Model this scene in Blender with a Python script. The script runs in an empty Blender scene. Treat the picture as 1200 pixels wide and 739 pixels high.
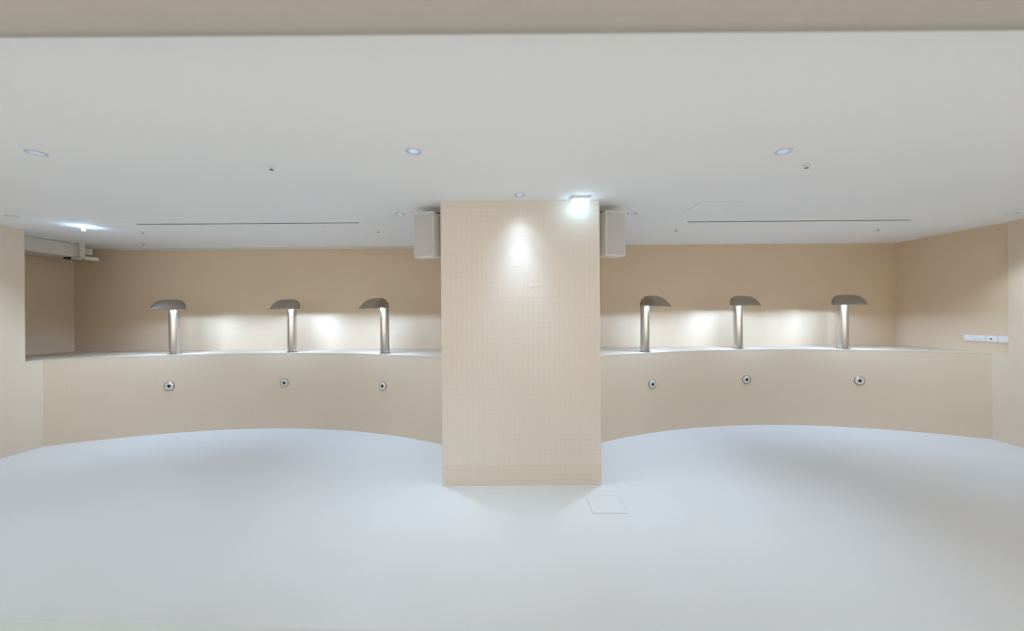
import bpy, bmesh, math, random
from mathutils import Vector, Matrix

random.seed(7)
R = math.radians
SC = bpy.context.scene
COL = SC.collection

# ------------------------------------------------------------------ camera
CAM_H = 1.675                      # eye height over the basin floor
cam_data = bpy.data.cameras.new('camera')
cam = bpy.data.objects.new('camera', cam_data)
COL.objects.link(cam)
cam_data.sensor_width = 36.0
cam_data.lens = 36.0 * 430.0 / 1200.0
cam_data.shift_y = -2.2 / 1200.0
cam_data.clip_start = 0.02
cam.matrix_world = (Matrix.Translation((0, 0, CAM_H)) @ Matrix.Rotation(R(90), 4, 'X')
                    @ Matrix.Rotation(R(-0.43), 4, 'Z'))
SC.camera = cam
cam_data.dof.use_dof = True
cam_data.dof.focus_distance = 4.5
cam_data.dof.aperture_fstop = 1.0

# ------------------------------------------------------------------ world, exposure
world = bpy.data.worlds.new('world')
SC.world = world
world.use_nodes = True
bg = world.node_tree.nodes['Background']
bg.inputs['Color'].default_value = (1.0, 0.94, 0.86, 1)
bg.inputs['Strength'].default_value = 3.1
vs = SC.view_settings
vs.view_transform = 'Standard'
vs.look = 'None'
vs.exposure = -0.54
vs.gamma = 1.0
vs.use_curve_mapping = False

DOWN_W = 140.0                      # watts of each recessed downlight
COLUMN_W = 75.0                    # the narrow core of the downlight that washes the column
SPOUT_W = 17.0                      # lamp under each spout hood
COOL = (0.58, 0.77, 1.0)

# ------------------------------------------------------------------ sizes (metres)
Z_CEIL = CAM_H + 1.10
Z_DECK = CAM_H - 0.555
Y_BACK = 5.96
X_L, X_R = -6.08, 6.24             # side walls
X_REC = -7.11                      # back of the left recess
Y_REC = 4.58                       # where the recess opens
CX0, CX1, CY0 = -0.69, 0.86, 3.58  # column front
Y_OPEN = 0.22                      # the near opening, with its sill and beam

# ------------------------------------------------------------------ materials
def mat(name, col, rough=0.5, metal=0.0, tile=None, tile_str=0.25, noise=0.0, emit=None, estr=0.0,
        spec=0.5, grain=0.0):
    m = bpy.data.materials.new(name)
    m.use_nodes = True
    nt = m.node_tree
    b = nt.nodes['Principled BSDF']
    b.inputs['Base Color'].default_value = (*col, 1)
    b.inputs['Roughness'].default_value = rough
    b.inputs['Metallic'].default_value = metal
    b.inputs['Specular IOR Level'].default_value = spec
    if emit:
        b.inputs['Emission Color'].default_value = (*emit, 1)
        b.inputs['Emission Strength'].default_value = estr
    tc = nt.nodes.new('ShaderNodeTexCoord')
    if noise > 0:
        n = nt.nodes.new('ShaderNodeTexNoise')
        n.inputs['Scale'].default_value = 1.7
        n.inputs['Detail'].default_value = 4
        nt.links.new(tc.outputs['Object'], n.inputs['Vector'])
        cr = nt.nodes.new('ShaderNodeMix')
        cr.data_type = 'RGBA'
        nt.links.new(n.outputs['Fac'], cr.inputs['Factor'])
        cr.inputs[6].default_value = (*[c * (1 - noise) for c in col], 1)
        cr.inputs[7].default_value = (*[min(1, c * (1 + noise)) for c in col], 1)
        nt.links.new(cr.outputs[2], b.inputs['Base Color'])
    if tile:
        br = nt.nodes.new('ShaderNodeTexBrick')
        br.offset = 0.0
        br.squash = 1.0
        br.inputs['Scale'].default_value = 1.0
        br.inputs['Brick Width'].default_value = tile
        br.inputs['Row Height'].default_value = tile
        br.inputs['Mortar Size'].default_value = 0.0016
        br.inputs['Mortar Smooth'].default_value = 0.6
        br.inputs['Color1'].default_value = (1, 1, 1, 1)
        br.inputs['Color2'].default_value = (0.9, 0.9, 0.9, 1)
        br.inputs['Mortar'].default_value = (0, 0, 0, 1)
        nt.links.new(tc.outputs['UV'], br.inputs['Vector'])
        bp = nt.nodes.new('ShaderNodeBump')
        bp.inputs['Strength'].default_value = tile_str
        bp.inputs['Distance'].default_value = 0.0015
        nt.links.new(br.outputs['Color'], bp.inputs['Height'])
        nt.links.new(bp.outputs['Normal'], b.inputs['Normal'])
    if grain > 0:
        n = nt.nodes.new('ShaderNodeTexNoise')
        n.inputs['Scale'].default_value = 60
        mp = nt.nodes.new('ShaderNodeMapping')
        mp.inputs['Scale'].default_value = (1, 1, 12)
        nt.links.new(tc.outputs['Object'], mp.inputs['Vector'])
        nt.links.new(mp.outputs['Vector'], n.inputs['Vector'])
        bp = nt.nodes.new('ShaderNodeBump')
        bp.inputs['Strength'].default_value = grain
        bp.inputs['Distance'].default_value = 0.001
        nt.links.new(n.outputs['Fac'], bp.inputs['Height'])
        nt.links.new(bp.outputs['Normal'], b.inputs['Normal'])
    return m

BEIGE = (0.72, 0.555, 0.385)
M = {
    'wall':    mat('beige_painted_mosaic', BEIGE, 0.55, tile=0.05, tile_str=0.4, noise=0.02),
    'basin':   mat('beige_basin_mosaic', (0.72, 0.59, 0.445), 0.5, tile=0.05, tile_str=0.35, noise=0.02),
    'grout':   mat('beige_grout', (0.70, 0.60, 0.49), 0.8),
    'tile':    mat('pale_beige_tile', (0.79, 0.70, 0.605), 0.42, noise=0.025),
    'tilelow':   mat('tan_bottom_tile', (0.765, 0.665, 0.555), 0.45, noise=0.03),
    'floor':   mat('white_floor_mosaic', (0.685, 0.675, 0.65), 0.45, tile=0.05, tile_str=0.18, noise=0.015),
    'deck':    mat('cream_deck', (0.66, 0.555, 0.43), 0.5, tile=0.05, tile_str=0.15),
    'neardeck': mat('pale_grey_deck', (0.44, 0.50, 0.51), 0.35, noise=0.03),
    'ceiling': mat('matt_white_ceiling', (0.905, 0.915, 0.915), 0.9, noise=0.01),
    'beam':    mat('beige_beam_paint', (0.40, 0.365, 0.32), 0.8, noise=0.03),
    'cream':   mat('cream_paint', (0.72, 0.66, 0.57), 0.7),
    'steel':   mat('brushed_stainless', (0.62, 0.595, 0.56), 0.20, metal=1.0, grain=0.06),
    'steelhood': mat('satin_stainless', (0.40, 0.345, 0.29), 0.42, metal=1.0, grain=0.08),
    'chrome':  mat('chrome', (0.86, 0.84, 0.80), 0.3, metal=0.6),
    'darkring': mat('dark_gasket', (0.10, 0.085, 0.07), 0.6),
    'hole':    mat('black_opening', (0.012, 0.012, 0.012), 0.8),
    'slot':    mat('dark_slot_interior', (0.06, 0.055, 0.05), 0.8),
    'whiteplastic': mat('white_plastic', (0.80, 0.79, 0.76), 0.4),
    'speaker': mat('ivory_speaker_cabinet', (0.85, 0.82, 0.76), 0.5),
    'grille':  mat('grey_speaker_mesh', (0.56, 0.54, 0.51), 0.7),
    'black':   mat('black_metal', (0.03, 0.028, 0.025), 0.5),
    'ring':    mat('grey_trim_ring', (0.62, 0.62, 0.62), 0.4, metal=0.2),
    'cup':     mat('blue_grey_reflector', (0.70, 0.76, 0.84), 0.3, metal=0.4),
    'lens':    mat('lit_downlight_lens', (0.8, 0.85, 0.9), 0.3, emit=(0.60, 0.78, 1.0), estr=2.6),
    'emerg':   mat('lit_emergency_diffuser', (0.9, 0.95, 1), 0.4, emit=(0.42, 0.73, 1.0), estr=21.0),
    'spot':    mat('lit_indicator', (0.9, 0.95, 1), 0.4, emit=(0.36, 0.66, 1.0), estr=420.0),
    'bulb':    mat('lit_spout_lens', (0.9, 0.95, 1), 0.3, emit=(0.85, 0.94, 1.0), estr=6.0),
    'lid':     mat('white_hatch_lid', (0.685, 0.675, 0.65), 0.5),
    'seam':    mat('grey_seam', (0.60, 0.59, 0.58), 0.8),
    'seamfaint': mat('faint_seam', (0.78, 0.76, 0.73), 0.8),
}

# ------------------------------------------------------------------ helpers
def obj(name, bm, m, parent=None, smooth=False, loc=None, rz=None):
    me = bpy.data.meshes.new(name)
    bmesh.ops.recalc_face_normals(bm, faces=bm.faces[:])
    bm.to_mesh(me)
    bm.free()
    if smooth:
        for p in me.polygons:
            p.use_smooth = True
        try:
            me.set_sharp_from_angle(angle=R(35))
        except Exception:
            pass
    me.materials.append(M[m])
    o = bpy.data.objects.new(name, me)
    COL.objects.link(o)
    if parent:
        o.parent = parent
    if loc is not None:
        o.location = loc
    if rz is not None:
        o.rotation_euler = (0, 0, rz)
    return o

def tag(o, label=None, cat=None, group=None, kind=None):
    if label: o['label'] = label
    if cat: o['category'] = cat
    if group: o['group'] = group
    if kind: o['kind'] = kind
    return o

def thing(name, label, cat, loc=(0, 0, 0), rz=0.0, group=None):
    o = bpy.data.objects.new(name, None)
    o.empty_display_size = 0.1
    COL.objects.link(o)
    o.location = loc
    o.rotation_euler = (0, 0, rz)
    return tag(o, label, cat, group)

def copy_tree(o, parent=None):
    c = o.copy()
    COL.objects.link(c)
    if parent: c.parent = parent
    for ch in list(o.children):
        if ch.type != 'LIGHT':
            copy_tree(ch, c)
    return c

def box(bm, x0, x1, y0, y1, z0, z1, bevel=0.0, mtx=None):
    vs_ = [bm.verts.new((x, y, z)) for x in (x0, x1) for y in (y0, y1) for z in (z0, z1)]
    f = [(0, 1, 3, 2), (4, 6, 7, 5), (0, 4, 5, 1), (2, 3, 7, 6), (0, 2, 6, 4), (1, 5, 7, 3)]
    fs = [bm.faces.new([vs_[i] for i in q]) for q in f]
    if bevel:
        es = list({e for fa in fs for e in fa.edges})
        bmesh.ops.bevel(bm, geom=es, offset=bevel, segments=2, affect='EDGES', profile=0.5)
    if mtx:
        bmesh.ops.transform(bm, matrix=mtx, verts=[v for v in bm.verts if v in set(vs_)] if not bevel else bm.verts[:])
    return bm

def boxbm(*a, **k):
    return box(bmesh.new(), *a, **k)

def uv_metric(o):
    """UVs in metres: along the face horizontally, height vertically"""
    me = o.data
    uvl = me.uv_layers.new(name='UVMap')
    for p in me.polygons:
        n = p.normal
        for li in p.loop_indices:
            co = me.vertices[me.loops[li].vertex_index].co
            if abs(n.z) > 0.7: uv = (co.x, co.y)
            elif abs(n.x) > 0.9: uv = (co.y, co.z)
            else: uv = (co.x, co.z)
            uvl.data[li].uv = uv

def lathe(prof, n=24, axis='Z', cap=False):
    """prof: list of (r, h) turned round the axis"""
    bm = bmesh.new()
    rings = []
    for r, h in prof:
        if r < 1e-6:
            rings.append([bm.verts.new((0, 0, h))])
        else:
            rings.append([bm.verts.new((r * math.cos(2 * math.pi * i / n), r * math.sin(2 * math.pi * i / n), h)) for i in range(n)])
    for a, b in zip(rings, rings[1:]):
        for i in range(n):
            j = (i + 1) % n
            if len(a) == 1 and len(b) == 1: continue
            if len(a) == 1: bm.faces.new((a[0], b[i], b[j]))
            elif len(b) == 1: bm.faces.new((a[i], a[j], b[0]))
            else: bm.faces.new((a[i], a[j], b[j], b[i]))
    return bm

def tube(pts, r, n=12):
    bm = bmesh.new()
    rings = []
    for k, p in enumerate(pts):
        p = Vector(p)
        a = Vector(pts[max(k - 1, 0)]); b = Vector(pts[min(k + 1, len(pts) - 1)])
        t = (b - a).normalized()
        u = t.cross(Vector((0.3, 0.9, 0.25))).normalized()
        v = t.cross(u)
        rings.append([bm.verts.new(p + r * (u * math.cos(2 * math.pi * i / n) + v * math.sin(2 * math.pi * i / n))) for i in range(n)])
    for a, b in zip(rings, rings[1:]):
        for i in range(n):
            j = (i + 1) % n
            bm.faces.new((a[i], a[j], b[j], b[i]))
    bm.faces.new(rings[0]); bm.faces.new(rings[-1][::-1])
    return bm

def struct(name, bm, m, uv=True, parent=None, label=None):
    o = obj(name, bm, m, parent)
    if uv: uv_metric(o)
    o['kind'] = 'structure'
    if label: o['label'] = label
    return o

# ------------------------------------------------------------------ the two arcs of the basin wall
ARC_R = 5.06
ARC_L = (-3.53, 5.44)              # centre line x, depth at the middle of the arc
ARC_RT = (3.70, 5.43)
def arc_y(arc, x):
    return arc[1] - (ARC_R - math.sqrt(ARC_R ** 2 - (x - arc[0]) ** 2))

# ------------------------------------------------------------------ structure
struct('floor', boxbm(X_L - 0.15, X_R + 0.15, 0.4, 5.8, -0.15, 0.0), 'floor')
struct('wall_back', boxbm(X_REC - 0.2, X_R + 0.2, Y_BACK, Y_BACK + 0.15, 0, Z_CEIL + 0.1), 'wall')
struct('wall_right', boxbm(X_R, X_R + 0.15, Y_OPEN, Y_BACK, 0, Z_CEIL + 0.1), 'wall')
# tiled cladding of the right wall: full height near the basin, below deck level further on
bm = bmesh.new()
ye = arc_y(ARC_RT, X_R) + 0.02
box(bm, X_R - 0.022, X_R, 0.62, 4.60, 0, Z_CEIL)
box(bm, X_R - 0.022, X_R, 4.60, ye, 0, Z_DECK - 0.02)
struct('wall_right_cladding', bm, 'basin')
# left: near wall with full height, its lower part running on to the arc, and the recess behind
bm = bmesh.new()
box(bm, X_L - 1.2, X_L, Y_OPEN, Y_REC, 0, Z_CEIL + 0.1)
struct('wall_left', bm, 'basin')
struct('wall_recess', boxbm(X_REC - 0.15, X_REC, Y_REC, Y_BACK, 0, Z_CEIL + 0.1), 'wall')

def arc_wall(name, arc, x0, x1):
    """front face of the basin wall, 0.2 m thick, standing on the floor"""
    N = 64
    bm = bmesh.new()
    uvl = bm.loops.layers.uv.new('UVMap')
    zt = Z_DECK - 0.03
    pts = []
    s = 0.0
    for i in range(N + 1):
        x = x0 + (x1 - x0) * i / N
        y = arc_y(arc, x)
        if pts: s += math.hypot(x - pts[-1][0], y - pts[-1][1])
        pts.append((x, y, s))
    fr = [(bm.verts.new((x, y, 0)), bm.verts.new((x, y, zt)), bm.verts.new((x, y + 0.2, zt)), bm.verts.new((x, y + 0.2, 0))) for x, y, s in pts]
    for i in range(N):
        for k in range(4):
            a, b = fr[i], fr[i + 1]
            l = (k + 1) % 4
            f = bm.faces.new((a[k], b[k], b[l], a[l]))
            for lp in f.loops:
                idx = i if lp.vert in a else i + 1
                lp[uvl].uv = (pts[idx][2], lp.vert.co.z)
    bm.faces.new(fr[0][::-1]); bm.faces.new(fr[-1])
    o = obj(name, bm, 'basin')
    o['kind'] = 'structure'
    return o

def deck_slab(name, arc, x0, x1, xa, xb):
    """deck on the arc wall; runs out to xa / xb behind the basin"""
    N = 64
    bm = bmesh.new()
    top, bot = Z_DECK, Z_DECK - 0.03
    lip = 0.0
    front = [(x0 + (x1 - x0) * i / N) for i in range(N + 1)]
    outline = []
    if xa < x0: outline += [(xa, arc_y(arc, x0))]
    outline += [(x, arc_y(arc, x) - lip) for x in front]
    if xb > x1: outline += [(xb, arc_y(arc, x1))]
    for x, y in [(outline[-1][0], Y_BACK), (outline[0][0], Y_BACK)]: outline.append((x, y))
    tv = [bm.verts.new((x, y, top)) for x, y in outline]
    bv = [bm.verts.new((x, y, bot)) for x, y in outline]
    ft = bm.faces.new(tv); bm.faces.new(bv[::-1])
    n = len(tv)
    for i in range(n):
        bm.faces.new((tv[i], bv[i], bv[(i + 1) % n], tv[(i + 1) % n]))
    es = [e for e in ft.edges if (e.verts[0].co.y < Y_BACK - 0.01 or e.verts[1].co.y < Y_BACK - 0.01)
          and abs(e.verts[0].co.x - e.verts[1].co.x) > 1e-4]
    bmesh.ops.bevel(bm, geom=es, offset=0.012, segments=3, affect='EDGES', profile=0.5)
    o = obj(name, bm, 'deck')
    uv_metric(o)
    o['kind'] = 'structure'
    return o

arc_wall('wall_basin_left', ARC_L, X_L, CX0)
arc_wall('wall_basin_right', ARC_RT, CX1, X_R)
deck_slab('floor_deck_left', ARC_L, X_L, CX0, X_REC, CX0)
deck_slab('floor_deck_right', ARC_RT, CX1, X_R, CX1, X_R)
# lower left wall running on from the recess jamb to the arc
struct('wall_left_plinth', boxbm(X_L - 0.2, X_L, Y_REC, arc_y(ARC_L, X_L) + 0.1, 0, Z_DECK - 0.03), 'basin')
struct('trim_recess_sill', boxbm(X_REC, X_L, Y_REC, arc_y(ARC_L, X_L), Z_DECK - 0.03, Z_DECK), 'deck')

# column: a core with its mosaic on three faces
core = struct('column', boxbm(CX0 + 0.0015, CX1 - 0.0015, CY0 + 0.0015, Y_BACK, 0, Z_CEIL), 'grout',
              label='broad square column clad in pale beige mosaic tiles')
def tile_field(axis, fixed, a0, a1, out, lo=0, hi=999, T=0.05):
    """tiles on a plane; a runs along the face, z up; out = direction the face looks"""
    bm = bmesh.new()
    na = int(round((a1 - a0) / T)); nz = int(round(Z_CEIL / T))
    ta = (a1 - a0) / na; tz = Z_CEIL / nz
    g = 0.0004; bev = 0.0017
    for i in range(na):
        for k in range(lo, min(hi, nz)):
            x0, x1 = a0 + i * ta + g, a0 + (i + 1) * ta - g
            z0, z1 = k * tz + g, (k + 1) * tz - g
            p = random.gauss(0, 0.0002)
            tilt = random.gauss(0, 0.00016); tl2 = random.gauss(0, 0.00012)
            def P(a, z, d):
                dd = fixed + out * d
                return (a, dd, z) if axis == 'y' else (dd, a, z)
            ring = [(x0, z0), (x1, z0), (x1, z1), (x0, z1)]
            inn = [(x0 + bev, z0 + bev), (x1 - bev, z0 + bev), (x1 - bev, z1 - bev), (x0 + bev, z1 - bev)]
            B = [bm.verts.new(P(a, z, -0.0016)) for a, z in ring]
            S = [bm.verts.new(P(a, z, -0.0011)) for a, z in ring]
            sg = [(-1, -1), (1, -1), (1, 1), (-1, 1)]
            F = [bm.verts.new(P(a, z, p + sa * tl2 + sz * tilt)) for (a, z), (sa, sz) in zip(inn, sg)]
            bm.faces.new(F)
            for q in range(4):
                r_ = (q + 1) % 4
                bm.faces.new((S[q], S[r_], F[r_], F[q]))
                bm.faces.new((B[q], B[r_], S[r_], S[q]))
    return bm
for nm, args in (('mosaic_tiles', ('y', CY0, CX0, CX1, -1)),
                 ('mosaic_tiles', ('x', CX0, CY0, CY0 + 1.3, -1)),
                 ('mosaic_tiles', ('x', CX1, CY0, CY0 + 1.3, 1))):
    o = obj(nm, tile_field(*args, 4), 'tile', core)
    o['kind'] = 'stuff'
    o = obj('bottom_row_tiles', tile_field(*args, 0, 4), 'tilelow', core)  # lowest rows in a slightly tanner tile colour
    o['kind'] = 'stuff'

# ------------------------------------------------------------------ ceiling with its openings
DOWNS = [(-3.177, 2.457), (-0.656, 2.474), (1.872, 2.516), (0.08, 3.40),
         (-5.42, 3.985), (-1.22, 4.03), (1.343, 4.067), (5.71, 4.186)]
DOWN_R = 0.037
SLOTS = [(-4.81, -1.57, 4.38), (1.82, 5.12, 4.46)]
SLOT_W = 0.042
bm = bmesh.new()
edges = []
def loop(pts):
    v = [bm.verts.new((x, y, Z_CEIL)) for x, y in pts]
    for i in range(len(v)): edges.append(bm.edges.new((v[i], v[(i + 1) % len(v)])))
loop([(X_REC - 0.2, Y_OPEN), (X_R + 0.2, Y_OPEN), (X_R + 0.2, Y_BACK + 0.1), (X_REC - 0.2, Y_BACK + 0.1)])
for x, y in DOWNS:
    loop([(x + DOWN_R * math.cos(2 * math.pi * i / 24), y + DOWN_R * math.sin(2 * math.pi * i / 24)) for i in range(24)])
for a, b, y in SLOTS:
    loop([(a, y - SLOT_W / 2), (b, y - SLOT_W / 2), (b, y + SLOT_W / 2), (a, y + SLOT_W / 2)])
bmesh.ops.triangle_fill(bm, edges=edges, use_beauty=True, use_dissolve=False)
box(bm, X_REC - 0.2, X_R + 0.2, Y_OPEN, Y_BACK + 0.1, Z_CEIL + 0.16, Z_CEIL + 0.2)  # unseen slab added above the sheet to keep world light out
struct('ceiling', bm, 'ceiling')
# low beam over the near edge of the basin
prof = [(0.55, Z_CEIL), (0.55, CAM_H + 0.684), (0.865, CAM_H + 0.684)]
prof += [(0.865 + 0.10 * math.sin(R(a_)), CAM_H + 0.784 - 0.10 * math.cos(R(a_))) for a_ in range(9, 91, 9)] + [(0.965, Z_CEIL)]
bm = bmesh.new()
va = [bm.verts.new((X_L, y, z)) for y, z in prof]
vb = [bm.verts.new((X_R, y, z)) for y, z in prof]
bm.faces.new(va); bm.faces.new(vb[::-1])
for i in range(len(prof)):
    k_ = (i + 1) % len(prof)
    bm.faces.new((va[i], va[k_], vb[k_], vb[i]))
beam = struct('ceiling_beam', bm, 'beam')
for p_ in beam.data.polygons: p_.use_smooth = True
beam.data.set_sharp_from_angle(angle=R(30))
# narrow cornice along the top of the left back wall
struct('trim_1', boxbm(-6.4, CX0, Y_BACK - 0.05, Y_BACK, Z_CEIL - 0.035, Z_CEIL), 'cream')

# near deck with a rounded, slightly skewed edge
bm = bmesh.new()
pts = [(X_L, 0.86), (-0.94, 0.676), (-0.45, 0.651), (0.0, 0.634), (0.9, 0.606), (3.0, 0.56), (X_R, 0.56), (X_R, Y_OPEN), (X_L, Y_OPEN)]
tv = [bm.verts.new((x, y, Z_DECK)) for x, y in pts]
bv = [bm.verts.new((x, y, -0.15)) for x, y in pts]
ft = bm.faces.new(tv); bm.faces.new(bv[::-1])
for i in range(len(pts)):
    j = (i + 1) % len(pts)
    bm.faces.new((tv[i], bv[i], bv[j], tv[j]))
es = [e for e in ft.edges if min(e.verts[0].co.y, e.verts[1].co.y) > 0.5]
bmesh.ops.bevel(bm, geom=es, offset=0.02, segments=4, affect='EDGES', profile=0.5)
struct('floor_deck_near', bm, 'neardeck')

# ------------------------------------------------------------------ boxed duct and pipe in the left recess
t = thing('boxed_duct', 'cream boxed duct along the ceiling of the dark recess', 'duct', (-6.825, 5.1, Z_CEIL - 0.197))
obj('casing', boxbm(-0.28, 0.28, -0.52, 0.50, 0, 0.193, bevel=0.006), 'cream', t)
obj('end_collar', boxbm(0.10, 0.30, 0.50, 0.62, 0.055, 0.155, bevel=0.01), 'cream', t)
obj('underside_slot', boxbm(0.08, 0.25, 0.42, 0.54, -0.028, -0.001), 'hole', t)
obj('branch_pipe', tube([(0.32, 0.44, -0.022), (0.29, 0.43, -0.02), (0.20, 0.44, -0.016)], 0.024), 'cream', t, smooth=True)
t = thing('drain_pipe', 'beige elbowed drain pipe dropping from ceiling beside boxed duct', 'pipe', (-6.44, 5.50, Z_CEIL))
def bend(c, r, a0, a1, n=8):
    return [(c[0] + r * math.cos(R(a0 + (a1 - a0) * i / n)), c[1], c[2] + r * math.sin(R(a0 + (a1 - a0) * i / n))) for i in range(n + 1)]
p = [(0, 0, 0)] + bend((0.06, 0, -0.15), 0.06, 180, 270)
p = [(x, y, z) for x, y, z in p]
p = [(0, 0, 0), (0, 0, -0.12)] + [(x, y, z) for x, y, z in bend((0.06, 0, -0.16), 0.06, 180, 270)] + [(0.08, 0.04, -0.222), (0.10, 0.12, -0.224)]
obj('pipe', tube(p, 0.030), 'cream', t, smooth=True)
obj('ceiling_collar', lathe([(0.031, -0.02), (0.045, -0.02), (0.045, 0), (0.031, 0)]), 'cream', t, smooth=True)

# ------------------------------------------------------------------ recessed downlights
def down_parts(t):
    obj('trim_ring', lathe([(DOWN_R - 0.001, 0.002), (DOWN_R, -0.004), (DOWN_R + 0.006, -0.007), (DOWN_R + 0.014, -0.005), (DOWN_R + 0.016, -0.0005)], 24), 'ring', t, smooth=True)
    obj('reflector', lathe([(DOWN_R - 0.001, 0.002), (DOWN_R - 0.004, 0.03), (0.024, 0.055), (0.024, 0.07)], 24), 'cup', t, smooth=True)
    obj('lens', lathe([(0.0, 0.024), (0.020, 0.026), (0.0235, 0.034), (0.0235, 0.07), (0, 0.072)], 24), 'lens', t, smooth=True)
labels = ['recessed downlight out over the basin floor near the side wall with the recess',
          'recessed downlight over the basin floor in front of the column',
          'recessed downlight over the open basin floor on the socket side',
          'recessed downlight grazing the front of the mosaic column',
          'recessed downlight tight beside the side wall with the recess',
          'recessed downlight beside the white speaker facing the recess side',
          'recessed downlight beside the white speaker facing the socket side',
          'recessed downlight close to the side wall with the sockets']
proto = None
for i, (x, y) in enumerate(DOWNS):
    if proto is None:
        t = thing('recessed_downlight', labels[i], 'downlight', (x, y, Z_CEIL), 0, 'recessed ceiling downlights')
        down_parts(t); proto = t
    else:
        t = copy_tree(proto); t.location = (x, y, Z_CEIL); t['label'] = labels[i]
    ld = bpy.data.lights.new('downlight_beam', 'SPOT')
    ld.energy = COLUMN_W if i == 3 else DOWN_W
    ld.color = COOL
    ld.spot_size = R(54 if i == 3 else 104 if i in (4, 7) else 74)
    ld.spot_blend = 1.0
    ld.shadow_soft_size = 0.02
    lo = bpy.data.objects.new('downlight_beam', ld)
    COL.objects.link(lo)
    lo.parent = t
    lo.location = (0, 0, 0.012)
    if i == 3:                      # its wide spill
        for w_, deg in ((25.0, 84), (3.5, 116)):
            l2 = ld.copy(); l2.energy = w_; l2.spot_size = R(deg)
            o2 = bpy.data.objects.new('downlight_spill', l2)
            COL.objects.link(o2); o2.parent = t; o2.location = (0, 0, 0.012)

# ------------------------------------------------------------------ sprinklers
SPR = [(-1.77, 2.712, 'tiny ceiling sprinkler over the basin between two front downlights'),
       (2.22, 2.755, 'tiny ceiling sprinkler just behind a front downlight on the socket side'),
       (-4.77, 4.75, 'tiny ceiling sprinkler behind the air slot near the recess'),
       (-5.55, 5.53, 'tiny ceiling sprinkler closest to the recess corner by the cornice'),
       (-1.74, 4.80, 'tiny ceiling sprinkler behind the air slot end near the column'),
       (2.19, 4.88, 'tiny ceiling sprinkler behind the socket-side air slot near the column'),
       (4.93, 4.93, 'tiny ceiling sprinkler behind the socket-side air slot near the side wall')]
proto = None
for x, y, lb in SPR:
    if proto is None:
        t = thing('ceiling_sprinkler', lb, 'sprinkler', (x, y, Z_CEIL), 0, 'ceiling sprinklers')
        obj('rosette', lathe([(0.012, -0.001), (0.030, -0.001), (0.028, -0.006), (0.012, -0.010), (0.0, -0.010)], 20), 'whiteplastic', t, smooth=True)
        obj('stem', lathe([(0.007, -0.009), (0.006, -0.024), (0.0, -0.024)], 12), 'chrome', t, smooth=True)
        obj('deflector', lathe([(0.0, -0.022), (0.014, -0.023), (0.014, -0.026), (0, -0.026)], 16), 'darkring', t)
        proto = t
    else:
        t = copy_tree(proto); t.location = (x, y, Z_CEIL); t['label'] = lb

# ------------------------------------------------------------------ linear air slots
for (a, b, y), lb in zip(SLOTS, ('long thin air slot in the ceiling on the recess side of the column',
                                 'long thin air slot in the ceiling on the socket side of the column')):
    L = (b - a) / 2
    t = thing('linear_air_slot', lb, 'air vent', ((a + b) / 2, y, Z_CEIL), 0, 'linear ceiling air slots')
    w = SLOT_W / 2
    bm = bmesh.new()
    box(bm, -L, L, w, w + 0.003, 0, 0.10); box(bm, -L, L, -w - 0.003, -w, 0, 0.10)
    box(bm, -L, L, -w, w, 0.097, 0.10)
    obj('plenum', bm, 'slot', t)
    for s in (-1, 1):
        obj('flange', boxbm(-L - 0.02, L + 0.02, min(s * w, s * (w + 0.018)), max(s * w, s * (w + 0.018)), -0.003, 0.0), 'ceiling', t)
    obj('vane', boxbm(-L, L, -0.004, 0.000, 0.012, 0.05), 'slot', t)
    for k, (p0, p1) in enumerate(((-L, -L + 0.32), (L - 0.25, L))):
        obj('blank_strip', boxbm(p0, p1, -w, w, -0.001, 0.003), 'ceiling', t)

# ceiling access panel
t = thing('access_panel', 'flush white access panel in the ceiling beside the socket-side air slot', 'panel', (2.11, 3.88, Z_CEIL))
obj('panel', boxbm(-0.21, 0.21, -0.21, 0.21, -0.003, 0.0), 'ceiling', t)
bm = bmesh.new()
for s in (-1, 1):
    box(bm, -0.218, 0.218, min(s * 0.213, s * 0.218), max(s * 0.213, s * 0.218), -0.002, 0)
    box(bm, min(s * 0.213, s * 0.218), max(s * 0.213, s * 0.218), -0.213, 0.213, -0.002, 0)
obj('seam', bm, 'seamfaint', t)

# ------------------------------------------------------------------ emergency luminaire over the column, indicator lamp
t = thing('emergency_light', 'lit cool white emergency light on ceiling at the column top', 'emergency light', (0.655, 3.47, Z_CEIL))
obj('mounting_plate', boxbm(-0.105, 0.105, -0.055, 0.055, -0.006, 0.0, bevel=0.002), 'whiteplastic', t)
obj('housing', boxbm(-0.085, 0.085, -0.042, 0.042, -0.030, -0.005, bevel=0.004), 'whiteplastic', t)
obj('diffuser', boxbm(-0.080, 0.080, -0.038, 0.038, -0.052, -0.029, bevel=0.008), 'emerg', t)

t = thing('indicator_lamp', 'small bright bluish lamp on the ceiling before the recess', 'lamp', (-5.20, 4.46, Z_CEIL))
obj('base_ring', lathe([(0.012, -0.001), (0.032, -0.001), (0.030, -0.008), (0.012, -0.010)], 20), 'whiteplastic', t, smooth=True)
obj('dome', lathe([(0.010, -0.009), (0.010, -0.034), (0.014, -0.040), (0.012, -0.050), (0.0, -0.055)], 16), 'spot', t, smooth=True)

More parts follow.
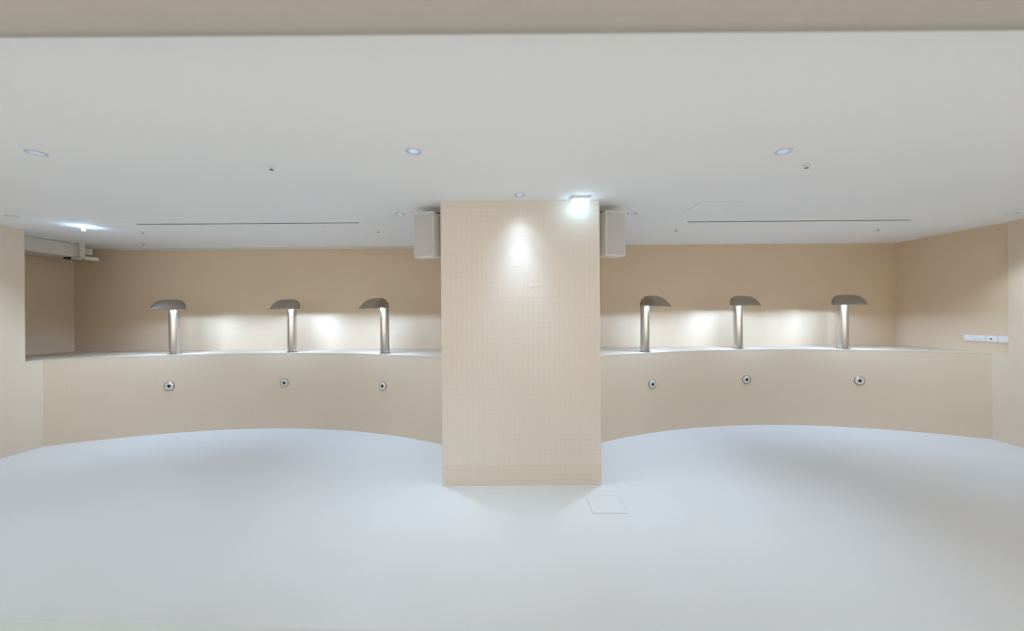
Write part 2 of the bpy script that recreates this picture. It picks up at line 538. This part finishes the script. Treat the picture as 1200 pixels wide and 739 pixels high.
# ------------------------------------------------------------------ loudspeakers
def speaker(x, y, rz, mirror, lb):
    t = thing('wall_speaker', lb, 'speaker', (x, y, CAM_H + 0.582), rz, 'column loudspeakers')
    W, H, D = 0.235, 0.455, 0.20
    # cabinet: front plane at local y=0, tapering and rounding towards the back (+y)
    st = [(0.0, 1.0, 1.0), (0.03, 1.0, 1.0), (0.09, 0.99, 0.995), (0.15, 0.93, 0.975), (0.20, 0.80, 0.94), (0.235, 0.60, 0.88)]
    bm = bmesh.new()
    rings = []
    for yy, kw, kh in st:
        w = W / 2 * kw; h = H / 2 * kh
        c = 0.012
        ring = []
        for sx, sz in ((1, 1), (-1, 1), (-1, -1), (1, -1)):
            pts_ = [(sx * w, sz * (h - c)), (sx * (w - c * 0.3), sz * (h - c * 0.3)), (sx * (w - c), sz * h)]
            if sx * sz < 0: pts_.reverse()
            ring += pts_
        rings.append([bm.verts.new((px, yy, H / 2 + pz)) for px, pz in ring])
    n = len(rings[0])
    for a, b in zip(rings, rings[1:]):
        for i in range(n):
            bm.faces.new((a[i], a[(i + 1) % n], b[(i + 1) % n], b[i]))
    bm.faces.new(rings[0][::-1]); bm.faces.new(rings[-1])
    obj('cabinet', bm, 'speaker', t, smooth=True)
    g = obj('grille', boxbm(-W / 2 + 0.008, W / 2 - 0.008, -0.007, 0.001, 0.009, H - 0.009, bevel=0.003), 'grille', t)
    b_ = lathe([(0.011, 0), (0.013, 0.0015), (0.015, 0)], 16)
    bmesh.ops.rotate(b_, cent=(0, 0, 0), matrix=Matrix.Rotation(R(90), 3, 'X'), verts=b_.verts[:])
    obj('badge', b_, 'ring', g, loc=(mirror * 0.02, -0.007, 0.07))
    # bracket: a stub from the column side to the back of the cabinet and an arm at its top
    inv = Matrix.Rotation(-rz, 3, 'Z')
    xc = CX0 if x < 0 else CX1
    sg = -1 if x < 0 else 1
    def wbox(x0, x1, y0, y1, z0, z1):
        b = boxbm(min(x0, x1) - x, max(x0, x1) - x, y0 - y, y1 - y, z0, z1)
        bmesh.ops.rotate(b, cent=(0, 0, 0), matrix=inv, verts=b.verts[:])
        return b
    obj('wall_plate', wbox(xc + sg * 0.002, xc + sg * 0.010, 3.80, 3.90, 0.10, H + 0.035), 'speaker', t)
    obj('bracket_arm', wbox(xc + sg * 0.010, xc + sg * 0.20, 3.835, 3.865, H + 0.018, H + 0.026), 'black', t)
    obj('bracket_stem', wbox(xc + sg * 0.185, xc + sg * 0.20, 3.835, 3.865, H - 0.02, H + 0.018), 'black', t)
    return t
a = R(21)
# face centre computed from its inner edge beside the column
speaker(-0.785 - 0.1175 * math.cos(a), 3.70 + 0.1175 * math.sin(a), -a, 1, 'white wall speaker with grey grille on the recess side of the column')
speaker(0.955 + 0.1175 * math.cos(a), 3.70 + 0.1175 * math.sin(a), a, 1, 'white wall speaker with grey grille on the socket side of the column')

# ------------------------------------------------------------------ water spouts with lamps under their hoods
RIM = 0.640; TOP = 0.792; PR = 0.063; LIP = 0.315; HW = 0.190
def sm(t_):
    t_ = max(0.0, min(1.0, t_)); return t_ * t_ * (3 - 2 * t_)
def make_spout(lb):
    t = thing('water_spout', lb, 'water spout', (0, 0, 0), 0, 'stainless spouts along the deck')
    obj('pipe', lathe([(PR - 0.003, 0.0), (PR, 0.0), (PR, RIM + 0.02), (PR - 0.004, RIM + 0.02), (0, RIM + 0.02)], 40), 'steel', t, smooth=True)
    fl = obj('base_flange', lathe([(PR + 0.0005, 0.0), (PR + 0.019, 0.0), (PR + 0.019, 0.009), (PR + 0.005, 0.018), (PR + 0.0005, 0.018)], 40), 'steel', t, smooth=True)
    obj('collar', lathe([(PR + 0.0005, 0.036), (PR + 0.010, 0.037), (PR + 0.011, 0.045), (PR + 0.0005, 0.046)], 40), 'steel', t, smooth=True)
    # hood: arches along u from the back of the pipe to the lip
    bm = bmesh.new()
    NU, NT = 34, 28
    rows = []
    for i in range(NU + 1):
        q = i / NU
        u = -PR - 0.001 + (LIP + PR + 0.001) * (q ** 1.35)
        # ridge height over the rim
        ub = 0.085
        if u < ub:
            k = (ub - u) / (ub + PR + 0.001)
            h = (TOP - RIM) * math.sqrt(max(0.0, 1 - k * k)) 
        else:
            k = (u - ub) / (LIP - ub)
            h = (TOP - RIM) * (1 - k ** 2.6) 
        h = max(h, 0.0)
        if u < 0.0:
            w = math.sqrt(max(0.0, (PR + 0.0015) ** 2 - u * u))
        else:
            w = PR + 0.0015 + (HW - PR) * (1 - (1 - u / LIP) ** 2.5) 
        w = max(w, 0.0005)
        lipc = 0.02 * (q ** 3)
        row = []
        for j in range(NT + 1):
            th = math.pi * j / NT
            c, s = math.cos(th), math.sin(th)
            yv = w * math.copysign(abs(c) ** 0.5, c)
            zv = RIM + h * (abs(s) ** 0.55)
            uu = u - lipc * (abs(yv) / HW) ** 2
            row.append(bm.verts.new((uu, yv, zv)))
        rows.append(row)
    for a_, b_ in zip(rows, rows[1:]):
        for j in range(NT):
            bm.faces.new((a_[j], a_[j + 1], b_[j + 1], b_[j]))
    bmesh.ops.remove_doubles(bm, verts=bm.verts[:], dist=0.0004)
    hood = obj('hood', bm, 'steelhood', t, smooth=True)
    md = hood.modifiers.new('thickness', 'SOLIDIFY')
    md.thickness = 0.007; md.offset = -1.0
    obj('lamp_strip', boxbm(0.226, 0.240, -0.15, 0.15, RIM + 0.034, RIM + 0.040, bevel=0.002), 'bulb', t)
    return t
SPOUTS = [(-4.92, ARC_L, 28, 'stainless water spout on the deck closest to the recess corner'),
          (-3.32, ARC_L, 11, 'middle stainless water spout of the three on the recess side'),
          (-1.82, ARC_L, -36, 'stainless water spout beside the column on the recess side'),
          (1.88, ARC_RT, -36, 'stainless water spout beside the column on the socket side'),
          (3.40, ARC_RT, 11, 'middle stainless water spout of the three on the socket side'),
          (4.87, ARC_RT, 28, 'stainless water spout closest to the side wall with sockets')]
proto = None
for x, arc, phi, lb in SPOUTS:
    if proto is None:
        t = proto = make_spout(lb)
    else:
        t = copy_tree(proto); t['label'] = lb
    y = arc_y(arc, x) + 0.10
    t.location = (x, y, Z_DECK)
    sgn = 1 if x > 0 else -1
    # local +x (the hood) looks at the camera side, turned inwards by phi
    t.rotation_euler = (0, 0, R(-90 - sgn * phi))
    ld = bpy.data.lights.new('spout_lamp', 'AREA')      # LED strip inside the lip, aimed down and back
    ld.shape = 'RECTANGLE'
    ld.size = 0.012; ld.size_y = 0.29
    ld.energy = SPOUT_W
    ld.color = (0.43, 0.65, 1.0)
    lo = bpy.data.objects.new('spout_lamp', ld)
    COL.objects.link(lo)
    lo.parent = t
    lo.location = (0.230, 0, RIM + 0.030)
    lo.rotation_euler = (0, R(52), 0)
    for sy in (-0.10, 0.10):        # two point lights added to throw the strip's light sideways
        l2 = bpy.data.lights.new('spout_side_fill', 'POINT')
        l2.energy = SPOUT_W * 0.75; l2.color = ld.color; l2.shadow_soft_size = 0.012
        o2 = bpy.data.objects.new('spout_side_fill', l2)
        COL.objects.link(o2); o2.parent = t; o2.location = (0.205, sy, RIM + 0.022)

# ------------------------------------------------------------------ wall jets in the basin wall
JETS = [(-4.91, ARC_L, 'round jet fitting in the basin wall under the spout closest to the recess'),
        (-3.38, ARC_L, 'round jet fitting in the basin wall under the middle recess-side spout'),
        (-1.82, ARC_L, 'round jet fitting in the basin wall beside the column on the recess side'),
        (1.95, ARC_RT, 'round jet fitting in the basin wall beside the column on the socket side'),
        (3.46, ARC_RT, 'round jet fitting in the basin wall under the middle socket-side spout'),
        (4.98, ARC_RT, 'round jet fitting in the basin wall under the spout closest to the sockets')]
proto = None
for x, arc, lb in JETS:
    if proto is None:
        t = thing('wall_jet', lb, 'jet', (0, 0, 0), 0, 'jets in the basin wall')
        rot = Matrix.Rotation(R(90), 3, 'X')
        def j(nm, prof, m, par):
            b = lathe(prof, 28)
            bmesh.ops.rotate(b, cent=(0, 0, 0), matrix=rot, verts=b.verts[:])
            return obj(nm, b, m, par, smooth=True)
        j('gasket', [(0.056, 0.0005), (0.065, 0.0005), (0.064, 0.005), (0.056, 0.006)], 'darkring', t)
        pl = j('face_plate', [(0.020, 0.002), (0.020, 0.010), (0.030, 0.014), (0.052, 0.011), (0.058, 0.004)], 'chrome', t)
        j('nozzle', [(0.0, 0.004), (0.021, 0.005), (0.022, 0.012), (0.019, 0.013)], 'hole', pl)
        proto = t
    else:
        t = copy_tree(proto); t['label'] = lb
    t.location = (x, arc_y(arc, x) - 0.001, CAM_H - 1.0)
    t.rotation_euler = (0, 0, -math.asin((x - arc[0]) / ARC_R))

# ------------------------------------------------------------------ socket plates on the right wall
PL = [(5.005, 'blank', 'white blank wall plate first in the row, towards the back wall'),
      (4.888, 'switch', 'white rocker wall plate second in the row from the back wall'),
      (4.771, 'data', 'white outlet plate with dark port between rocker plate and power plate'),
      (4.654, 'power', 'white power socket plate ending the row at the tiled strip')]
for y, k, lb in PL:
    t = thing('wall_plate', lb, 'wall socket', (X_R, y, CAM_H - 0.375), 0, 'row of socket plates')
    obj('plate', boxbm(-0.010, 0.0, -0.056, 0.056, -0.040, 0.040, bevel=0.003), 'whiteplastic', t)
    obj('insert', boxbm(-0.013, -0.0095, -0.034, 0.034, -0.019, 0.019, bevel=0.0012), 'speaker', t)
    if k == 'switch':
        for s in (-1, 1):
            obj('rocker', boxbm(-0.016, -0.0125, s * 0.016 - 0.013, s * 0.016 + 0.013, -0.015, 0.015, bevel=0.001), 'whiteplastic', t)
    elif k == 'data':
        obj('port', boxbm(-0.0142, -0.0128, -0.011, 0.011, -0.008, 0.008), 'hole', t)
    elif k == 'power':
        for s in (-1, 1):
            for q in (-1, 1):
                obj('contact_slot', boxbm(-0.0142, -0.0128, s * 0.018 + q * 0.0055 - 0.0014, s * 0.018 + q * 0.0055 + 0.0014, -0.006, 0.006), 'seam', t)

# ------------------------------------------------------------------ hatch in the basin floor
t = thing('floor_hatch', 'square flush hatch in the white basin floor beside the column foot', 'hatch', (0.81, 3.21, 0.0))
obj('lid', boxbm(-0.143, 0.143, -0.143, 0.143, 0.0, 0.003), 'lid', t)
bm = bmesh.new()
for s in (-1, 1):
    box(bm, -0.152, 0.152, min(s * 0.145, s * 0.152), max(s * 0.145, s * 0.152), 0, 0.0015)
    box(bm, min(s * 0.145, s * 0.152), max(s * 0.145, s * 0.152), -0.145, 0.145, 0, 0.0015)
obj('seam', bm, 'seam', t)
